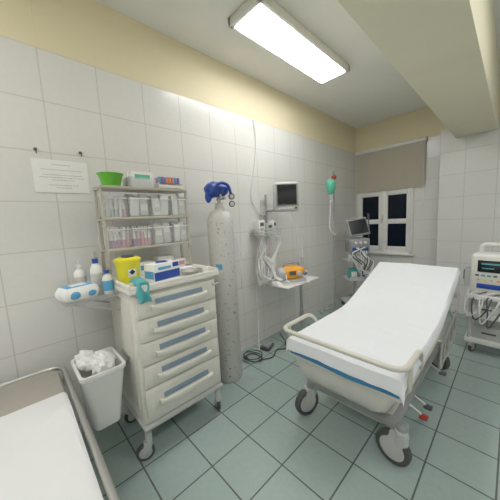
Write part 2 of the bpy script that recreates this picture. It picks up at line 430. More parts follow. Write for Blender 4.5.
for tier, zz in ((0, z1), (1, z2)):
    y = .455
    for i, wdt in enumerate(wid):
        yc_ = y+wdt/2+.003; y += wdt+.006
        make_bin(wdt-.004, .155, .15).top('storage_bin', 'clear plastic bin filled with packets on the rack', 'storage bin', (RX-.001, yc_, zz), group='clear bins on the rack')
        if (tier, i) in ((0, 0), (0, 1), (1, 0)):
            cs_m = [m_purple, m_pink, m_pink, m_purple] if tier == 0 else [m_lbl, m_paper, m_pink, m_lgrey]
            for k in range(5):
                for r_ in range(2): syringe(RX+.050-.03*r_, yc_-.052+.026*k, zz+.009, (R(random.uniform(-6, 6)), R(random.uniform(-3, 3)), 0), random.choice(cs_m), random.choice([m_white, m_gauze, m_pink if tier == 0 else m_white]))
            for k in range(2): pk(RX-.02-.022*k, yc_, zz+.009+.065, (.016, wdt*.7, .125), m_paper, random.choice(cs_m), (R(random.uniform(-4, 4)), 0, 0))
        else:
            for k in range(4):
                for half in (-1, 1):
                    a, c = random.choice(white_set)
                    hh = random.uniform(.12, .165)
                    pk(RX+.052-.031*k, yc_+half*wdt*.215, zz+.012+hh/2, (.026, wdt*.40, hh), a, c, (R(random.uniform(-4, 4)), R(random.uniform(-4, 4)), R(random.uniform(-6, 6))), off=random.uniform(-.2, .25))
g = M(m_green); g.lathe([(.0, 0), (.045, 0), (.052, .004), (.074, .085), (.084, .098), (.078, .098), (.068, .084), (.046, .008), (0, .008)])
g.top('plastic_bowl', 'bright green deep plastic bowl on top of the rack', 'bowl', (RX-.005, .535, zt3))
t = M(m_clear); t.box((0, 0, .003), (.14, .19, .006))
for sx in (-1, 1): t.box((sx*.0685, 0, .04), (.003, .19, .08))
for sy in (-1, 1): t.box((0, sy*.0935, .04), (.14, .003, .08))
t.top('supply_tray', 'clear plastic box of gauze packs on the rack', 'tray', (RX, .725, zt3))
for k in range(5): pk(RX-.05+.025*k, .725+random.uniform(-.01, .01), zt3+.007+.058, (.019, .155, .11), (m_paper, m_gauze)[k % 2], m_lgrey if k % 2 else m_mint, (R(random.uniform(-7, 7)), 0, 0), 'gauze packs in the top tray', 'white gauze pack standing in the top tray')
for r_ in range(3):
    for k in range(7):
        t = M(m_clear); t.cyl((0, 0, 0), (0, 0, .055), .0065, seg=10); t.use([m_purple, m_pink, m_org, m_pink, m_lbl][(k+2*r_) % 5]).cyl((0, 0, .045), (0, 0, .090), .0110, seg=10)
        t.top('sample_tube', 'capped blood sample tube standing in the rack block', 'test tube', (RX-.028+.028*r_, .87+.026*k, zt3+.012), (R(random.uniform(-5, 5)), 0, 0), group='blood sample tubes')
t = M(m_white); t.box((0, 0, .005), (.09, .20, .010), bev=.002); t.box((0, -.096, .03), (.09, .005, .05)); t.box((0, .096, .03), (.09, .005, .05)); t.box((.043, 0, .03), (.004, .2, .022)); t.box((-.043, 0, .03), (.004, .2, .022))
t.top('tube_holder', 'white holder for sample tubes on the rack', 'test tube rack', (RX, .948, zt3))

# items on cart worktop
zc = 1.1365
sh = thing('sharps_container', 'round yellow sharps container with dark lid on the cart', 'sharps container', (.375, .525, zc))
M(m_yel).lathe([(0, 0), (.060, 0), (.064, .006), (.076, .135), (.078, .14), (0, .14)]).part('container_body', sh)
M(m_yel).lathe([(0, .14), (.082, .14), (.082, .155), (.066, .163), (.04, .168), (0, .168)]).use(m_dgrey).lathe([(0, .165), (.04, .165), (.04, .178), (.03, .182), (0, .182)], c=(.01, 0, 0)).part('lid', sh)
M(m_paper).box((.072, 0, .07), (.002, .05, .05), rot=(0, R(8), 0)).use(m_black).box((.0735, 0, .075), (.002, .026, .026), rot=(R(45), R(8), 0)).part('warning_label', sh)
gb = thing('glove_box', 'blue and white cardboard glove box on the cart', 'glove box', (.46, .715, zc), (0, 0, R(12)))
M(m_paper).box((0, 0, .055), (.11, .20, .11), bev=.002).part('carton', gb)
M(m_blue).box((.0555, 0, .03), (.002, .20, .055)).box((.0555, .07, .09), (.002, .05, .03)).use(m_lbl).box((.0558, -.02, .08), (.002, .10, .018)).box((0, -.1005, .04), (.10, .002, .05)).part('printed_band', gb)
M(m_blue).sphere((0, 0, .112), (.02, .045, .010), warp=.4).part('glove_tuft', gb)
kd = M(m_steel); kd.lathe([(0, 0), (.035, 0), (.055, .025), (.058, .025), (.038, -.0), (0, .003)], sc=(.8, 1.5))
kd.top('kidney_dish', 'steel kidney dish lying on the cart top', 'dish', (.50, .915, zc+.001))
M(m_paper).box((0, 0, .012), (.10, .16, .022), bev=.005).box((.02, .0, .03), (.07, .12, .014), bev=.004).top('gauze_stack', 'stack of white folded gauze on the cart', 'gauze', (.37, .93, zc), (0, 0, R(-10)))
M(m_white).lathe([(.014, 0), (.032, 0), (.032, .022), (.014, .022), (.014, 0)]).top('tape_roll', 'small roll of white medical tape on the cart', 'tape', (.50, 1.02, zc))
for y_, sz, a_, c_ in ((.70, (.10, .13, .09), m_paper, m_lbl), (.85, (.11, .12, .12), m_gauze, m_paper), (.975, (.10, .09, .08), m_white, m_pink)):
    M(a_).box((0, 0, sz[2]/2), sz, bev=.003).use(c_).box((sz[0]/2, 0, sz[2]*.6), (.002, sz[1]*.7, sz[2]*.4)).top('supply_box', 'small pale cardboard supply box under the rack shelf', 'box', (RX, y_, zc), (0, 0, 0), 'boxes under the rack')
def crumple(cx, cy, cz, sx, sy, h, seed):
    def fn(u, v):
        x = (u-.5)*sx; y = (v-.5)*sy
        n_ = noise.noise(Vector((x*22+seed, y*22, seed)))
        return Vector((cx+x+.012*n_, cy+y+.012*noise.noise(Vector((y*30, x*30, seed))), cz+h*(.5+.5*n_)*(1-(2*u-1)**4)*(1-(2*v-1)**4)))
    return fn
gl = M(m_glove); gl.grid(crumple(0, 0, 0, .12, .07, .04, 3), 14, 12, .003)
def dr(u, v): return Vector((.055+.012*math.sin(u*7), (u-.5)*.07, .006-.12*v+.0*u)) + Vector((.022*math.sin(v*1.5), .006*math.sin(v*9+u*6), 0))
gl.grid(dr, 10, 10, .003); gl.top('disposable_glove', 'crumpled teal nitrile glove draped over the cart edge', 'glove', (.545, .52, zc+.025))
zs = 1.0825
wp = thing('wipes_pack', 'white and blue soft pack of wet wipes on the side shelf', 'wipes', (.33, .245, zs), (0, 0, R(15)))
def soft(w_, d_, h_, m_):
    t = M(m_); secs = []
    for k in range(9):
        a = k/8; zz_ = h_*a; q = .82+.18*math.sin(math.pi*a); secs.append(rrect(w_*q, d_*q, .022, zz_))
    t.loft(secs); return t
soft(.13, .20, .085, m_paper).part('pouch', wp)
M(m_lbl).box((0, .0, .0845), (.10, .15, .004), bev=.001).sphere((.062, -.04, .04), (.006, .03, .022)).sphere((.062, .05, .035), (.006, .025, .018)).part('printed_panel', wp)
M(m_white).box((0, 0, .089), (.05, .08, .007), bev=.003).part('flip_lid', wp)
def bottle(loc, r, h, lab, m_cap, m_l, pump=False):
    t = thing('bottle', lab, 'bottle', loc)
    M(m_white).lathe([(0, 0), (r*.92, 0), (r, .006), (r, h*.68), (r*.85, h*.76), (r*.38, h*.84), (r*.38, h*.88), (0, h*.88)]).part('bottle_body', t)
    M(m_l).lathe([(r+.0006, h*.15), (r+.0006, h*.58)], seg=28).part('label_wrap', t)
    c = M(m_cap); c.lathe([(0, h*.87), (r*.5, h*.87), (r*.5, h), (0, h)])
    if pump: c.cyl((0, 0, h), (0, 0, h+.035), .004, seg=8).box((.018, 0, h+.038), (.055, .014, .010), bev=.003)
    c.part('bottle_cap', t)
bottle((.17, .29, zs), .034, .19, 'white pump bottle of disinfectant on the side shelf', m_white, m_gauze, True)
bottle((.24, .37, zs), .035, .22, 'white bottle with pale label on the side shelf', m_blue, m_gauze)
bottle((.345, .405, zs), .029, .15, 'small white bottle with blue cap on the side shelf', m_blue, m_lbl)
bottle((.14, .39, zs), .03, .22, 'tall white spray bottle with blue label at the wall', m_lgrey, m_lbl, True)

# waste bin
wb = thing('waste_bin', 'white plastic waste bin hung on the side of the cart', 'waste bin', (.375, .292, .31))
s = M(m_white); secs = []
for z, wx, wy in ((0, .20, .14), (.32, .285, .215), (.35, .295, .22), (.352, .315, .24), (.372, .315, .24), (.372, .285, .21), (.33, .265, .20), (.02, .18, .12)):
    secs.append(rrect(wx, wy, .03, z))
s.loft(secs); s.part('bin_body', wb)
pp = M(m_paper)
for k in range(9):
    x = random.uniform(-.085, .085); y = random.uniform(-.055, .055)
    pp.sphere((x, y, .365+random.uniform(0, .035)), (.06, .05, .045), rot=(random.random(), random.random(), random.random()), seg=14, warp=.7)
pp.part('crumpled_paper', wb)
M(m_steel).box((.03, .132, .352), (.10, .030, .018)).part('hanging_hook', wb)

# ------------------------------------------------------------------ oxygen cylinder
ox = thing('oxygen_cylinder', 'tall worn grey-white oxygen cylinder standing beside the cart', 'oxygen cylinder', (.265, 1.38, 0))
r = .120
prof = [(0, 0), (r*.9, 0), (r, .02), (r, 1.48)]
for k in range(1, 9):
    a = R(90*k/9); prof.append((.035+(r-.035)*math.cos(a), 1.48+.13*math.sin(a)))
prof += [(.034, 1.66), (0, 1.66)]
M(m_cyl).lathe(prof, seg=40).part('tank', ox)
def patch(a0, a1, z0, z1, m, nm, lab, rr=r+.0008):
    M(m).grid(lambda u, v: Vector((rr*math.cos(R(a0+(a1-a0)*u)), rr*math.sin(R(a0+(a1-a0)*u)), z0+(z1-z0)*v)), 12, 1, 0).part(nm, ox, lab)
patch(-75, -20, 1.26, 1.38, m_gauze, 'tank_label', 'faded grey label')
patch(-75, -30, 1.05, 1.16, m_gauze, 'tank_label', 'faded grey label'); patch(-68, -40, 1.08, 1.13, m_lbl, 'label_stripe', 'faded blue print on the label', r+.0016)
M(m_steel).cyl((0, 0, 1.62), (0, 0, 1.73), .018, bev=.002).lathe([(0, 1.60), (.045, 1.60), (.045, 1.63), (.03, 1.65), (0, 1.65)]).cyl((-.03, 0, 1.70), (.09, 0, 1.70), .012).cyl((.05, -.02, 1.70), (.05, -.02, 1.74), .01).part('valve', ox)
M(m_dgrey).lathe([(0, 0), (.028, 0), (.030, .004), (.030, .018), (.02, .022), (0, .022)], c=(0, 0, 1.745)).part('valve_wheel', ox)
for yy, zz in ((.095, 1.72), (.095, 1.655)):
    gg = M(m_dgrey); gg.lathe([(0, 0), (.026, 0), (.028, .006), (.028, .02), (0, .022)], rot=(R(90), 0, R(60)), c=(.06, yy, zz))
    gg.use(m_gauze).lathe([(0, 0), (.018, 0), (.018, .0015), (0, .0015)], rot=(R(90), 0, R(60)), c=(.0805, yy-.012, zz))
    gg.part('pressure_gauge', ox)
M(m_clear).lathe([(0, 0), (.022, 0), (.026, .02), (.026, .09), (.018, .10), (0, .10)], c=(.09, -.01, 1.58)).part('humidifier_bottle', ox)
bb = M(m_blue)
bb.sphere((0, 0, 0), (.085, .105, .07), warp=.10, seg=28); bb.sphere((.03, -.06, -.015), (.06, .06, .065), warp=.12, seg=24); bb.sphere((.02, .055, .0), (.06, .06, .06), warp=.1, seg=24)
bb.sphere((.03, -.10, -.07), (.03, .03, .05), warp=.1)
bb.tube(catmull([(.06, -.1, -.05), (.10, -.03, .04), (.10, .06, .03), (.08, .11, -.04)], 6), .013)
bb.top('blue_bag', 'rounded blue fabric bag bundled over the cylinder valve', 'bag', (.255, 1.355, 1.785))
M(m_cable).tube(catmull([(.345, 1.37, 1.60), (.38, 1.42, 1.45), (.37, 1.52, 1.15), (.30, 1.56, .85), (.33, 1.55, .95), (.25, 1.58, 1.3), (.20, 1.54, 1.5)]), .005, seg=6)\
    .top('oxygen_tube', 'thin clear oxygen tube looped beside the cylinder', 'tube')

# ------------------------------------------------------------------ wall monitor arm
wa = thing('wall_mount_arm', 'white wall-mounted equipment arm with wire basket', 'wall bracket', (0, 2.22, 1.52))
a = M(m_lgrey); a.box((.012, 0, 0), (.024, .07, .42), bev=.006); a.box((.04, 0, .08), (.04, .045, .10), bev=.008)
a.part('wall_plate', wa)
M(m_grey).tube(fillet([(.05, 0, .08), (.14, .02, .08), (.19, .12, .10)], .03), .018, seg=12).cyl((.19, .12, .06), (.19, .12, .22), .016).cyl((.06, 0, -.18), (.06, 0, .27), .014).part('swing_arm', wa)
tr = M(m_lgrey)
for k in range(9): tr.cyl((.015, -.24+.04*k, -.20), (.205, -.24+.04*k, -.20), .0035, seg=6)
for zz in (-.20, -.165, -.13): tr.tube(fillet([(.015, -.24, zz), (.205, -.24, zz), (.205, .08, zz), (.015, .08, zz)], .02, closed=True), .005, seg=6, closed=True)
for k in range(9):
    tr.cyl((.205, -.24+.04*k, -.20), (.205, -.24+.04*k, -.13), .0035, seg=6)
tr.part('wire_basket', wa)
for (x, y, z, sz, mm_) in ((.10, -.17, -.195, (.09, .10, .17), m_white), (.11, -.05, -.195, (.10, .10, .13), m_lgrey), (.11, .045, -.195, (.08, .05, .16), m_white)):
    M(mm_).box((0, 0, sz[2]/2), sz, bev=.010).use(m_dgrey).box((sz[0]/2, 0, sz[2]*.72), (.004, sz[1]*.6, sz[2]*.25)).use(m_teal).box((sz[0]/2, 0, sz[2]*.4), (.004, sz[1]*.5, sz[2]*.1)).top('device_module', 'small pale medical device in the wall basket', 'medical device', (x, 2.22+y, 1.52+z), group='devices in the wall basket')
mo = thing('patient_monitor', 'small grey-framed patient monitor with dark screen on the wall arm', 'monitor', (.235, 2.38, 1.585), (0, 0, R(-38)))
M(m_lgrey).box((0, 0, .165), (.12, .29, .34), bev=.028, seg=4).part('housing', mo)
M(m_grey).box((.052, 0, .182), (.016, .26, .265), bev=.007).part('bezel', mo)
M(m_screen).box((.060, .0, .188), (.006, .225, .225), bev=.002).part('screen', mo, 'black switched-off screen')
for k in range(5): M(m_white).box((.062, -.09+.035*k, .033), (.006, .022, .012), bev=.002).part('button', mo)
M(m_dgrey).cyl((.058, .10, .033), (.074, .10, .033), .013).part('knob', mo)
cs = M(m_cable); rnd = random.Random(3)
for k in range(11):
    q = lambda s_: rnd.uniform(-s_, s_)
    cs.tube(catmull([(.10+q(.02), 2.10+q(.10), 1.34), (.12+q(.02), 2.10+q(.08), 1.18), (.12+q(.03), 2.06+q(.05), 1.05), (.13+q(.03), 2.0+q(.07), .86+q(.09)), (.15, 2.02+q(.06), .80+q(.04)), (.18+q(.04), 2.12+q(.05), .85+q(.05)), (.16+q(.04), 2.16+q(.05), .97+q(.06)), (.13, 2.06+q(.06), 1.04+q(.06)), (.14+q(.03), 1.98+q(.05), .92+q(.05)), (.2, 2.10, .80)]), .0068, seg=6)
for k in range(3):
    cs.tube(catmull([(.15, 2.26+.03*k, 1.35), (.18, 2.27+.02*k, 1.2), (.18, 2.20-.03*k, 1.0), (.22, 2.14+.02*k, .84), (.30, 2.15+.02*k, .80)]), .0065, seg=6)
cs.tube(catmull([(.16, 2.05, 1.30), (.10, 2.0, 1.1), (.07, 1.98, .8), (.06, 2.0, .5), (.10, 1.96, .2), (.16, 1.9, .02)]), .006, seg=6)
cs.top('monitor_leads', 'loose bundle of coiled white tubing hanging from the wall basket', 'cables')
M(m_cable).tube(catmull([(.20, 2.50, 1.62), (.24, 2.56, 1.4), (.22, 2.60, 1.15), (.25, 2.66, .98), (.22, 2.7, 1.2), (.2, 2.62, 1.5)]), .0055, seg=6).use(m_lgrey).box((.25, 2.66, .96), (.03, .03, .07), bev=.006).top('probe_cable', 'pale sensor cable hanging under the patient monitor', 'cable')

# ------------------------------------------------------------------ small stand table
st = thing('instrument_stand', 'small white rolling instrument table on a single pole', 'stand table', (.27, 2.43, 0))
M(m_white).box((0, 0, .735), (.34, .64, .018), bev=.006).use(m_steel).box((0, 0, .72), (.28, .5, .016), bev=.004).part('tabletop', st)
M(m_steel).cyl((.06, .07, .07), (.06, .07, .715), .018).cyl((.06, .07, .07), (.06, .07, .36), .024).part('pole', st)
M(m_lgrey).tube(fillet([(.22, -.26, .075), (.06, -.26, .075), (.06, .30, .075), (.22, .30, .075)], .05), .016, seg=10).part('base', st)
cms = caster_meshes(.03, .018, m_dgrey, m_rubber, m_grey, .066)
for x, y in ((.21, -.26), (.06, -.25), (.21, .30), (.06, .29)): caster(st, cms, .03, (x, y, 0), R(40))
od = thing('suction_device', 'rounded yellow-orange and grey portable suction unit on the stand table', 'medical device', (.29, 2.37, .7445), (0, 0, R(-30)))
sec = []
for k in range(25):
    a = k/24; y = -.17+.34*a; q = max(.18, math.sin(math.pi*min(1, max(0, a*.94+.03)))**.55)
    sec.append([Vector((p.x, y, .115+p.y)) for p in rrect(.185*q, .170*q, .082*q, 0, n=7)])
M(m_org).loft(sec).part('housing', od)
M(m_lgrey).box((0, 0, .02), (.16, .33, .040), bev=.015).part('base_plate', od)
M(m_lgrey).sphere((.01, -.13, .105), (.08, .06, .08), seg=24).part('end_cap', od)
M(m_grey).tube(fillet([(0, -.10, .18), (0, -.09, .225), (0, .09, .225), (0, .10, .18)], .03), .011).part('handle', od)
M(m_dgrey).box((.090, -.02, .12), (.010, .08, .05), bev=.003).part('panel', od)
M(m_lgrey).lathe([(0, 0), (.03, 0), (.03, .006), (.02, .012), (0, .012)], rot=(0, R(90), 0), c=(.084, .07, .11)).part('dial', od)
M(m_cable).tube(catmull([(.09, -.10, .10), (.15, -.12, .06), (.14, -.05, .012), (.13, .08, .012), (.16, .16, .012)]), .008, seg=8).part('hose', od)
M(m_white).box((0, 0, .04), (.09, .12, .08), bev=.012).use(m_blue).box((.046, 0, .04), (.003, .08, .03)).top('device_box', 'small white and blue device box on the stand table', 'medical device', (.24, 2.67, .7445))
M(m_paper).grid(crumple(0, 0, 0, .18, .08, .06, 9), 18, 16, .003).top('folded_cloth', 'crumpled white cloth on the stand table', 'cloth', (.22, 2.155, .747))
cb = M(m_black); cb.tube(catmull([(.22+(.10+.012*math.sin(k))*math.cos(k*.7), 1.74+(.09+.015*math.cos(k*1.3))*math.sin(k*.7), .008+.0022*k) for k in range(26)], 4), .006, seg=6)
cb.tube(catmull([(.30, 1.78, .008), (.36, 1.9, .007), (.30, 2.05, .007), (.38, 2.2, .007), (.2, 2.3, .007), (.05, 2.4, .007)]), .006, seg=6)
cb.top('power_cable', 'coiled black power cable lying on the floor tiles', 'cable')
fp = M(m_dgrey); fp.box((0, 0, .02), (.12, .16, .035), bev=.010); fp.use(m_grey).box((.0, 0, .045), (.09, .12, .014), bev=.005, rot=(0, R(8), 0)); fp.top('foot_pedal', 'dark grey foot pedal on the floor by the wall', 'foot pedal', (.17, 2.02, 0), (0, 0, R(20)))

# ------------------------------------------------------------------ stretcher bed
BX, BY = 1.40, 2.17
bed = thing('stretcher_bed', 'wheeled beige hospital stretcher with raised back section', 'hospital bed', (BX, BY, 0))
ZB = .655
def prof_z(y):
    k = .06; t = (y-.05)/k
    sp = k*math.log(1+math.exp(min(t, 40))) if t < 40 else (y-.05)
    return ZB+.33*sp
W2 = .35; y0, y1 = -.83, .87
secs = []; N = 40
for i in range(N+1):
    y = y0+(y1-y0)*i/N; z = prof_z(y)
    secs.append([Vector((p.x, y, z-.040+p.y)) for p in rrect(2*W2, .078, .03, 0)])
M(m_mattb).loft(secs).part('mattress', bed)
fr = M(m_beigef)
def slab(yA, yB, zo, hh, ww):
    secs = []
    for i in range(25):
        y = yA+(yB-yA)*i/24; z = prof_z(y)+zo
        secs.append([Vector((p.x, y, z+p.y)) for p in rrect(ww, hh, .012, 0)])
    fr.loft(secs)
slab(-.835, .88, -.100, .040, .72)
for sx in (-1, 1):
    for yy in (-.5, 0, .45): fr.box((sx*.3, yy, prof_z(yy)-.14), (.05, .06, .04), bev=.006)
fr.part('litter_frame', bed)
fo = M(m_beigef)
fo.tube(fillet([(-.365, -.40, .56), (-.385, -.50, .735), (-.385, -.885, .735), (.375, -.885, .735), (.375, -.58, .735), (.355, -.48, .56)], .085, n=8), .015, seg=12)
for sx in (-1, 1):
    fo.tube(fillet([(sx*.38, -.80, .735), (sx*.38, -.80, .60), (sx*.34, -.78, .55)], .03), .012, seg=10)
fo.part('foot_rail', bed)
fpn = M(m_cover)
secs = []
for z, wx, dy, yy in ((.345, .36, .16, -.66), (.36, .44, .20, -.675), (.41, .56, .22, -.70), (.48, .63, .20, -.715), (.53, .66, .18, -.73), (.545, .65, .15, -.73)):
    secs.append([Vector((p.x-.01, p.y+yy, z)) for p in rrect(wx, dy, .035, 0)])
fpn.loft(secs); fpn.part('foot_end_cover', bed, 'beige-grey moulded cover below the foot end')
bs = M(m_cover)
secs = []
for z, wx, wy in ((.19, .46, 1.24), (.20, .50, 1.28), (.25, .50, 1.28), (.28, .42, 1.12), (.29, .36, 1.00)):
    secs.append(rrect(wx, wy, .08, z))
bs.loft(secs)
bs.part('base_cover', bed, 'beige-grey moulded plastic base cover')
cl = M(m_dgrey)
for y in (-.36, .38):
    cl.cyl((0, y, .28), (0, y, .44), .06, seg=24); cl.cyl((0, y, .44), (0, y, .53), .045, seg=24)
    cl.box((0, y, .53), (.60, .12, .02), bev=.006)
for sx in (-1, 1): cl.box((sx*.27, .05, .50), (.04, 1.2, .04), bev=.006)
cl.part('lift_column', bed, 'dark grey metal underframe')
xb = M(m_grey)
for y in (-.62, .64):
    xb.box((0, y, .235), (.66, .07, .045), bev=.012)
    for sx in (-1, 1): xb.cyl((sx*.31, y-.03, .205), (sx*.31, y-.03, .268), .032, seg=24, bev=.01)
for sx in (-1, 1): xb.box((sx*.26, 0, .235), (.045, 1.2, .045), bev=.012)
xb.part('chassis', bed)
cmb = caster_meshes(.10, .045, m_lgrey, m_rubber, m_lgrey, .24)
for sx, sy, rz in ((-1, -.64, 160), (1, -.66, 82), (-1, .62, 20), (1, .62, 60)): caster(bed, cmb, .10, (sx*.31, sy, 0), R(rz))
for x, y, mm_ in ((.37, -.34, m_red), (.37, -.22, m_dgrey), (.37, .30, m_dgrey)):
    M(m_steel).tube([(.26, y, .20), (.34, y, .16)], .008, seg=8).use(mm_).box((x-.015, y, .15), (.05, .05, .018), bev=.007).part('foot_pedal', bed)
for sx in (-1, 1):
    sr = M(m_steel); x = sx*.39
    sr.tube(fillet([(x, -.05, .54), (x, -.10, .38), (x, .56, .42), (x, .56, .62)], .05), .010, seg=10)
    sr.tube([(x, -.05, .54), (x, .56, .62)], .010, seg=10)
    for k in range(3):
        y = .06+.17*k; sr.cyl((x, y, .385+.045*(y+.1)), (x, y+.03, .55+.12*(y+.05)), .007, seg=8)
    for y in (0, .45): sr.cyl((x, y, .545+.13*y), (sx*.34, y, prof_z(y)-.105), .010, seg=8)
    sr.part('side_rail', bed, 'lowered steel side rail')
M(m_lgrey).box((.375, .70, .735), (.03, .10, .05), bev=.01).use(m_org).box((.392, .70, .74), (.004, .05, .02)).part('release_handle', bed)
SH = M(m_sheet)
def crease(p, ang, f, ph, w):
    d = p[0]*math.cos(ang)+p[1]*math.sin(ang)
    t = d*f+ph+.5*noise.noise(Vector((p[0]*2, p[1]*2, ph)))
    k = abs(t-round(t)); return max(0, 1-k/w)
def sheet(u, v):
    s_ = (u-.5)*2*(W2+.045); y = y0-.10+(y1-y0+.125)*v
    drop = 0; yy = y
    if y < y0-.006: drop = (y0-.006)-y; yy = y0-.014
    zt_ = prof_z(yy)+.006
    p = Vector((s_*2.2, y*1.6, 0))
    wr = .009*noise.noise(p*1.2)+.006*crease((s_, y), 1.35, 3.1, .2, .10)*(.5+noise.noise(p*2+Vector((3, 1, 2))))+.005*crease((s_, y), .25, 2.6, .45, .08)*(.5+noise.noise(p*2+Vector((8, 1, 5))))
    x = s_; dx = abs(s_)-(W2+.004)
    edge = .6+.4*noise.noise(Vector((y*4, s_*2, 5)))
    z = zt_+max(0, wr+.005)
    if dx > 0:
        x = math.copysign(W2+.008+dx*.3+.004*noise.noise(Vector((0, y*9, 1)))+.002, s_)
        z = zt_-dx*(.45+.8*edge)
    if drop > 0:
        z = min(z, zt_+.006) - drop*(.80+.12*noise.noise(Vector((s_*4, 2, 7))))
        yy = y0-.018-.014*(1+noise.noise(Vector((s_*9, 0, 2))))*min(1, drop*12)
    return Vector((x, yy, z))
SH.grid(sheet, 90, 160, .003)
SH.top('bed_sheet', 'white creased disposable sheet spread over the stretcher', 'bed sheet', (BX, BY, 0))
def pad(u, v):
    x = (u-.5)*.69; d = v*.12
    return Vector((x, y0-.010-.002*math.sin(x*20)-.003*v, ZB-.03-d*(.60+.05*math.sin(x*9+1))))
M(mat('blue_underpad_film', (.03, .20, .42), .5)).grid(pad, 30, 12, .0015).top('underpad', 'blue disposable underpad hanging below the sheet at the foot end', 'underpad', (BX, BY, 0))

# ------------------------------------------------------------------ foreground couch
co = thing('examination_couch', 'taupe-padded examination couch with metal frame against the wall', 'examination couch', (1.03, -.235, -.02))
secs = []
for z, k in ((.565, -.02), (.575, 0), (.635, 0), (.65, -.02)): secs.append(rrect(1.80+k, .70+k, .07, z, n=8))
M(m_taupe).loft(secs).part('mattress', co)
cf = M(m_steel)
cf.tube(fillet([(-.925, -.375, .64), (.925, -.375, .64), (.925, .375, .64), (-.925, .375, .64)], .10, n=8, closed=True), .014, seg=12, closed=True)
cf.part('frame_rail', co)
cf = M(m_dgrey); cf.box((0, 0, .55), (1.82, .72, .035), bev=.01); cf.part('platform', co)
for sx in (-1, 1):
    for sy in (-1, 1):
        M(m_steel).cyl((sx*.78, sy*.28, .02), (sx*.78, sy*.28, .535), .018).cyl((sx*.78, sy*.28, .02), (sx*.78, sy*.28, .04), .026).part('leg', co)
        M(m_steel).cyl((sx*.78, sy*.34, .56), (sx*.78, sy*.375, .64), .008, seg=8).part('rail_bracket', co)
def cs_(u, v):
    x = -.555+1.475*u; s_ = (v-.5)*.70
    wr = .006*noise.noise(Vector((x*5, s_*5, 0)))+.006*crease((x, s_), 1.3, 3.3, .1, .12)+.003*crease((x, s_), .5, 2.3, .3, .1)
    z = .654+max(0, wr); e = abs(s_)-.335
    if e > 0: z -= e*.8
    return Vector((x, s_, z))
M(m_paperS).grid(cs_, 80, 50, .0015).top('couch_paper', 'white paper sheet covering the examination couch', 'couch paper', (1.03, -.235, -.02))

# ------------------------------------------------------------------ IV pole & resuscitator
iv = thing('drip_stand', 'tall steel drip stand on a five-leg base', 'drip stand', (.25, 3.5, 0))
M(m_grey).cyl((0, 0, .06), (0, 0, 1.2), .016).cyl((0, 0, 1.2), (0, 0, 2.12), .012).cyl((0, 0, 1.18), (0, 0, 1.24), .020).part('pole', iv)
hk = M(m_chrome)
for k in range(2):
    a = R(-70+180*k); c, s_ = math.cos(a), math.sin(a)
    hk.tube(catmull([(0, 0, 2.12), (.04*c, .04*s_, 2.14), (.09*c, .09*s_, 2.12), (.11*c, .11*s_, 2.14), (.11*c, .11*s_, 2.17)], 5), .005, seg=8)
hk.part('hook', iv)
bs = M(m_steel)
for k in range(5):
    a = R(72*k+10); bs.tube([(0, 0, .09), (.21*math.cos(a), .21*math.sin(a), .06)], .012, seg=8)
    bs.sphere((.21*math.cos(a), .21*math.sin(a), .028), (.028, .028, .028), seg=12)
bs.cyl((0, 0, .06), (0, 0, .12), .028); bs.part('base', iv)
rb = thing('resuscitator_bag', 'green manual resuscitator bag hanging from the drip stand', 'resuscitator', (.27, 3.375, 1.93))
M(m_mint).lathe([(0, -.12), (.03, -.115), (.055, -.08), (.070, -.03), (.070, .03), (.055, .07), (.03, .095), (0, .10)], seg=24).part('squeeze_bag', rb)
M(m_clear).cyl((0, 0, -.12), (0, 0, -.17), .022).lathe([(0, -.17), (.02, -.17), (.055, -.23), (.05, -.235), (0, -.18)]).part('face_mask', rb)
M(m_cable).tube(catmull([(0, 0, .09), (0, .0, .14), (0, .01, .18), (0, .025, .205)]), .005, seg=6).tube(catmull([(0, 0, -.2), (.0, -.03, -.4), (-.01, -.02, -.6), (.02, .06, -.7), (.02, .11, -.68)]), .007, seg=6).part('tubing', rb)
M(m_red).box((0, 0, 0), (.06, .06, .05), bev=.008).top('red_clip', 'small red clamp on top of the drip stand pole', 'clamp', (.25, 3.5, 2.06))

# ventilator trolley
VX, VY, VR = .41, 3.92, -45
ve = thing('ventilator_trolley', 'grey ventilator with tilted dark screen on a wheeled trolley', 'ventilator', (VX, VY, 0), (0, 0, R(VR)))
M(m_lgrey).box((0, 0, .11), (.40, .40, .05), bev=.02).cyl((-.1, 0, .12), (-.1, 0, .95), .03).part('pedestal', ve)
cmv = caster_meshes(.04, .025, m_dgrey, m_rubber, m_grey, .09)
for sx in (-1, 1):
    for sy in (-1, 1): caster(ve, cmv, .04, (sx*.17, sy*.17, 0), R(30))
M(m_grey).box((0, 0, 1.03), (.26, .30, .22), bev=.025, seg=3).use(m_blue).box((.131, 0, .98), (.004, .24, .05)).part('ventilator_body', ve)
for yy in (-.07, 0, .07): M(m_white).cyl((.13, yy, 1.08), (.152, yy, 1.08), .02).part('knob', ve)
M(m_grey).box((.03, 0, 1.31), (.05, .32, .28), bev=.018, rot=(R(8), R(-18), 0)).part('screen_housing', ve)
M(m_screen).box((.056, 0, 1.318), (.006, .27, .22), rot=(R(8), R(-18), 0)).part('screen', ve, 'dark display')
M(m_dgrey).cyl((0, .18, .95), (0, .18, 1.50), .010).tube(fillet([(0, .18, 1.48), (.10, .12, 1.52), (.24, .08, 1.30)], .04), .008).part('support_arm', ve)
for z in (.80, .50): M(m_lgrey).box((0, 0, z), (.34, .36, .018), bev=.005).box((.165, 0, z+.03), (.008, .34, .05)).part('shelf', ve)
hs = M(m_cable); rnd = random.Random(5)
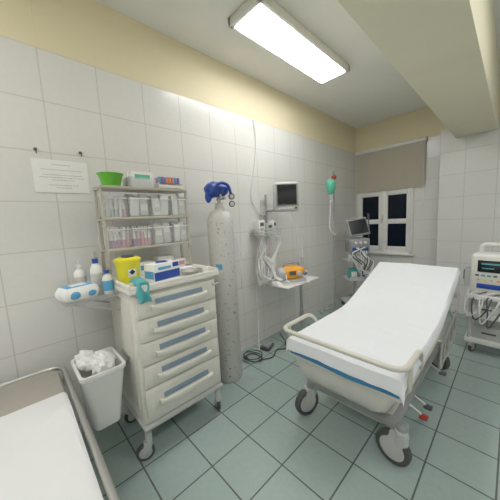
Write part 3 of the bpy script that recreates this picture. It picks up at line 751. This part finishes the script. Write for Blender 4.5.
for k in range(9):
    q = lambda s_: rnd.uniform(-s_, s_)
    hs.use(m_cable if k % 3 else m_dgrey).tube(catmull([(.13, q(.1), 1.0), (.22+q(.03), -.08+q(.1), .92), (.24+q(.03), q(.1), .74+q(.08)), (.21, .05+q(.05), .62+q(.05)), (.22, .1+q(.05), .8), (.15, q(.1), .95)]), .0085, seg=8)
hs.part('breathing_hose', ve)
def onve(x, y, z):
    c, s_ = math.cos(R(VR)), math.sin(R(VR)); return (VX+x*c-y*s_, VY+x*s_+y*c, z)
for x, y, z, sz, a_, b_, lab in ((.06, -.09, .5095, (.12, .12, .16), m_teal, m_paper, 'teal carton on the trolley shelf'), (.06, .08, .5095, (.14, .14, .10), m_paper, m_blue, 'white and blue carton on the trolley shelf'), (.06, -.09, .8095, (.10, .10, .07), m_white, m_lbl, 'small white carton on the upper trolley shelf'), (0.08, .06, .1355, (.2, .16, .18), m_lgrey, m_white, 'grey carton on the trolley base')):
    M(a_).box((0, 0, sz[2]/2), sz, bev=.005).use(b_).box((sz[0]/2, 0, sz[2]*.5), (.003, sz[1]*.7, sz[2]*.5)).top('supply_carton', lab, 'box', onve(x, y, z), (0, 0, R(VR)))

# ------------------------------------------------------------------ defibrillator trolley
de = thing('equipment_trolley', 'white wheeled equipment trolley against the tiled pier', 'trolley', (2.08, 3.55, 0))
for z in (.13, .40, .60):
    M(m_white).box((0, 0, z), (.56, .42, .022), bev=.008).box((0, -.205, z+.02), (.56, .012, .035), bev=.004).box((-.274, 0, z+.02), (.012, .42, .035), bev=.004).part('shelf', de)
for sx in (-1, 1):
    for sy in (-1, 1): M(m_lgrey).cyl((sx*.25, sy*.18, .10), (sx*.25, sy*.18, .60), .014, seg=12).part('upright', de)
cmd = caster_meshes(.045, .026, m_lgrey, m_rubber, m_grey, .11)
for sx in (-1, 1):
    for sy in (-1, 1): caster(de, cmd, .045, (sx*.23, sy*.17, 0), R(25*sx))
df = thing('defibrillator', 'white and grey defibrillator monitor with handle on the trolley', 'defibrillator', (2.05, 3.53, .6115), (0, 0, R(-6)))
M(m_white).box((0, 0, .22), (.46, .26, .43), bev=.035, seg=4).part('housing', df)
M(m_cream).box((0, -.128, .22), (.42, .012, .37), bev=.005).part('front_panel', df)
M(m_white).tube(fillet([(-.17, 0, .42), (-.17, 0, .52), (.17, 0, .52), (.17, 0, .42)], .05), .020, seg=12).part('carry_handle', df)
M(m_screen).box((-.06, -.136, .31), (.22, .006, .12), bev=.002).use(m_scrteal).box((-.07, -.1395, .335), (.14, .002, .014)).box((-.09, -.1395, .29), (.09, .002, .010)).part('screen', df, 'dark display with lit traces')
for k in range(6): M((m_dgrey, m_lbl, m_teal)[k % 3]).box((-.17+.045*k, -.136, .215), (.030, .008, .018), bev=.002).part('button', df)
for k in range(4): M((m_lgrey, m_yel, m_lgrey, m_org)[k]).cyl((-.16+.05*k, -.13, .17), (-.16+.05*k, -.142, .17), .011).part('button', df)
M(m_green).cyl((.13, -.13, .34), (.13, -.15, .34), .022).part('selector_knob', df)
for zz, mm_ in ((.26, m_org), (.20, m_red)): M(mm_).box((.14, -.138, zz), (.05, .01, .03), bev=.003).part('button', df)
M(m_blue).box((-.08, -.137, .105), (.18, .008, .05), bev=.003).part('module_panel', df)
M(m_white).box((.10, -.138, .10), (.11, .012, .09), bev=.006).part('printer_door', df)
pd = M(m_lgrey); pd.box((-.255, -.02, .17), (.06, .12, .20), bev=.02).use(m_dgrey).box((-.29, -.02, .19), (.012, .07, .10), bev=.004); pd.part('paddle', df)
for k in range(4):
    M(m_dgrey if k % 2 else m_cable).tube(catmull([(-.15+.06*k, -.13, .05), (-.22+.05*k, -.20, .0), (-.24+.06*k, -.23, -.12), (-.20+.05*k, -.24, -.20-.03*k), (-.12+.05*k, -.23, -.12), (-.10+.06*k, -.2, .0)]), .007, seg=8).part('lead_cable', df)
for x, z, sz, lab, mm_ in ((1.95, .4115, (.2, .2, .09), 'white accessory case on the trolley shelf', m_white), (2.2, .4115, (.18, .2, .10), 'grey accessory case on the trolley shelf', m_grey), (1.98, .1415, (.28, .25, .14), 'pale grey storage case on the lower trolley shelf', m_lgrey)):
    M(mm_).box((0, 0, sz[2]/2), sz, bev=.01).use(m_dgrey).box((0, -sz[1]/2-.002, sz[2]*.5), (sz[0]*.4, .006, .015)).top('accessory_case', lab, 'case', (x, 3.56, z))

# ------------------------------------------------------------------ world, camera
w = bpy.data.worlds.new('World'); SC.world = w; w.use_nodes = True
w.node_tree.nodes['Background'].inputs[0].default_value = (.01, .012, .02, 1); w.node_tree.nodes['Background'].inputs[1].default_value = .3
cd = bpy.data.cameras.new('Camera'); cam = bpy.data.objects.new('Camera', cd); COL.objects.link(cam)
cd.sensor_width = 36; cd.lens = 18.0; cd.clip_start = .02
mt = Matrix(((.6898, -.0515, .7223, 2.1), (.7224, .1172, -.6816, 0), (-.0496, .9918, .1181, 1.5), (0, 0, 0, 1)))
cam.matrix_world = mt
SC.camera = cam
SC.view_settings.view_transform = 'Standard'
SC.view_settings.look = 'None'
SC.view_settings.exposure = .0
SC.view_settings.gamma = 1.15
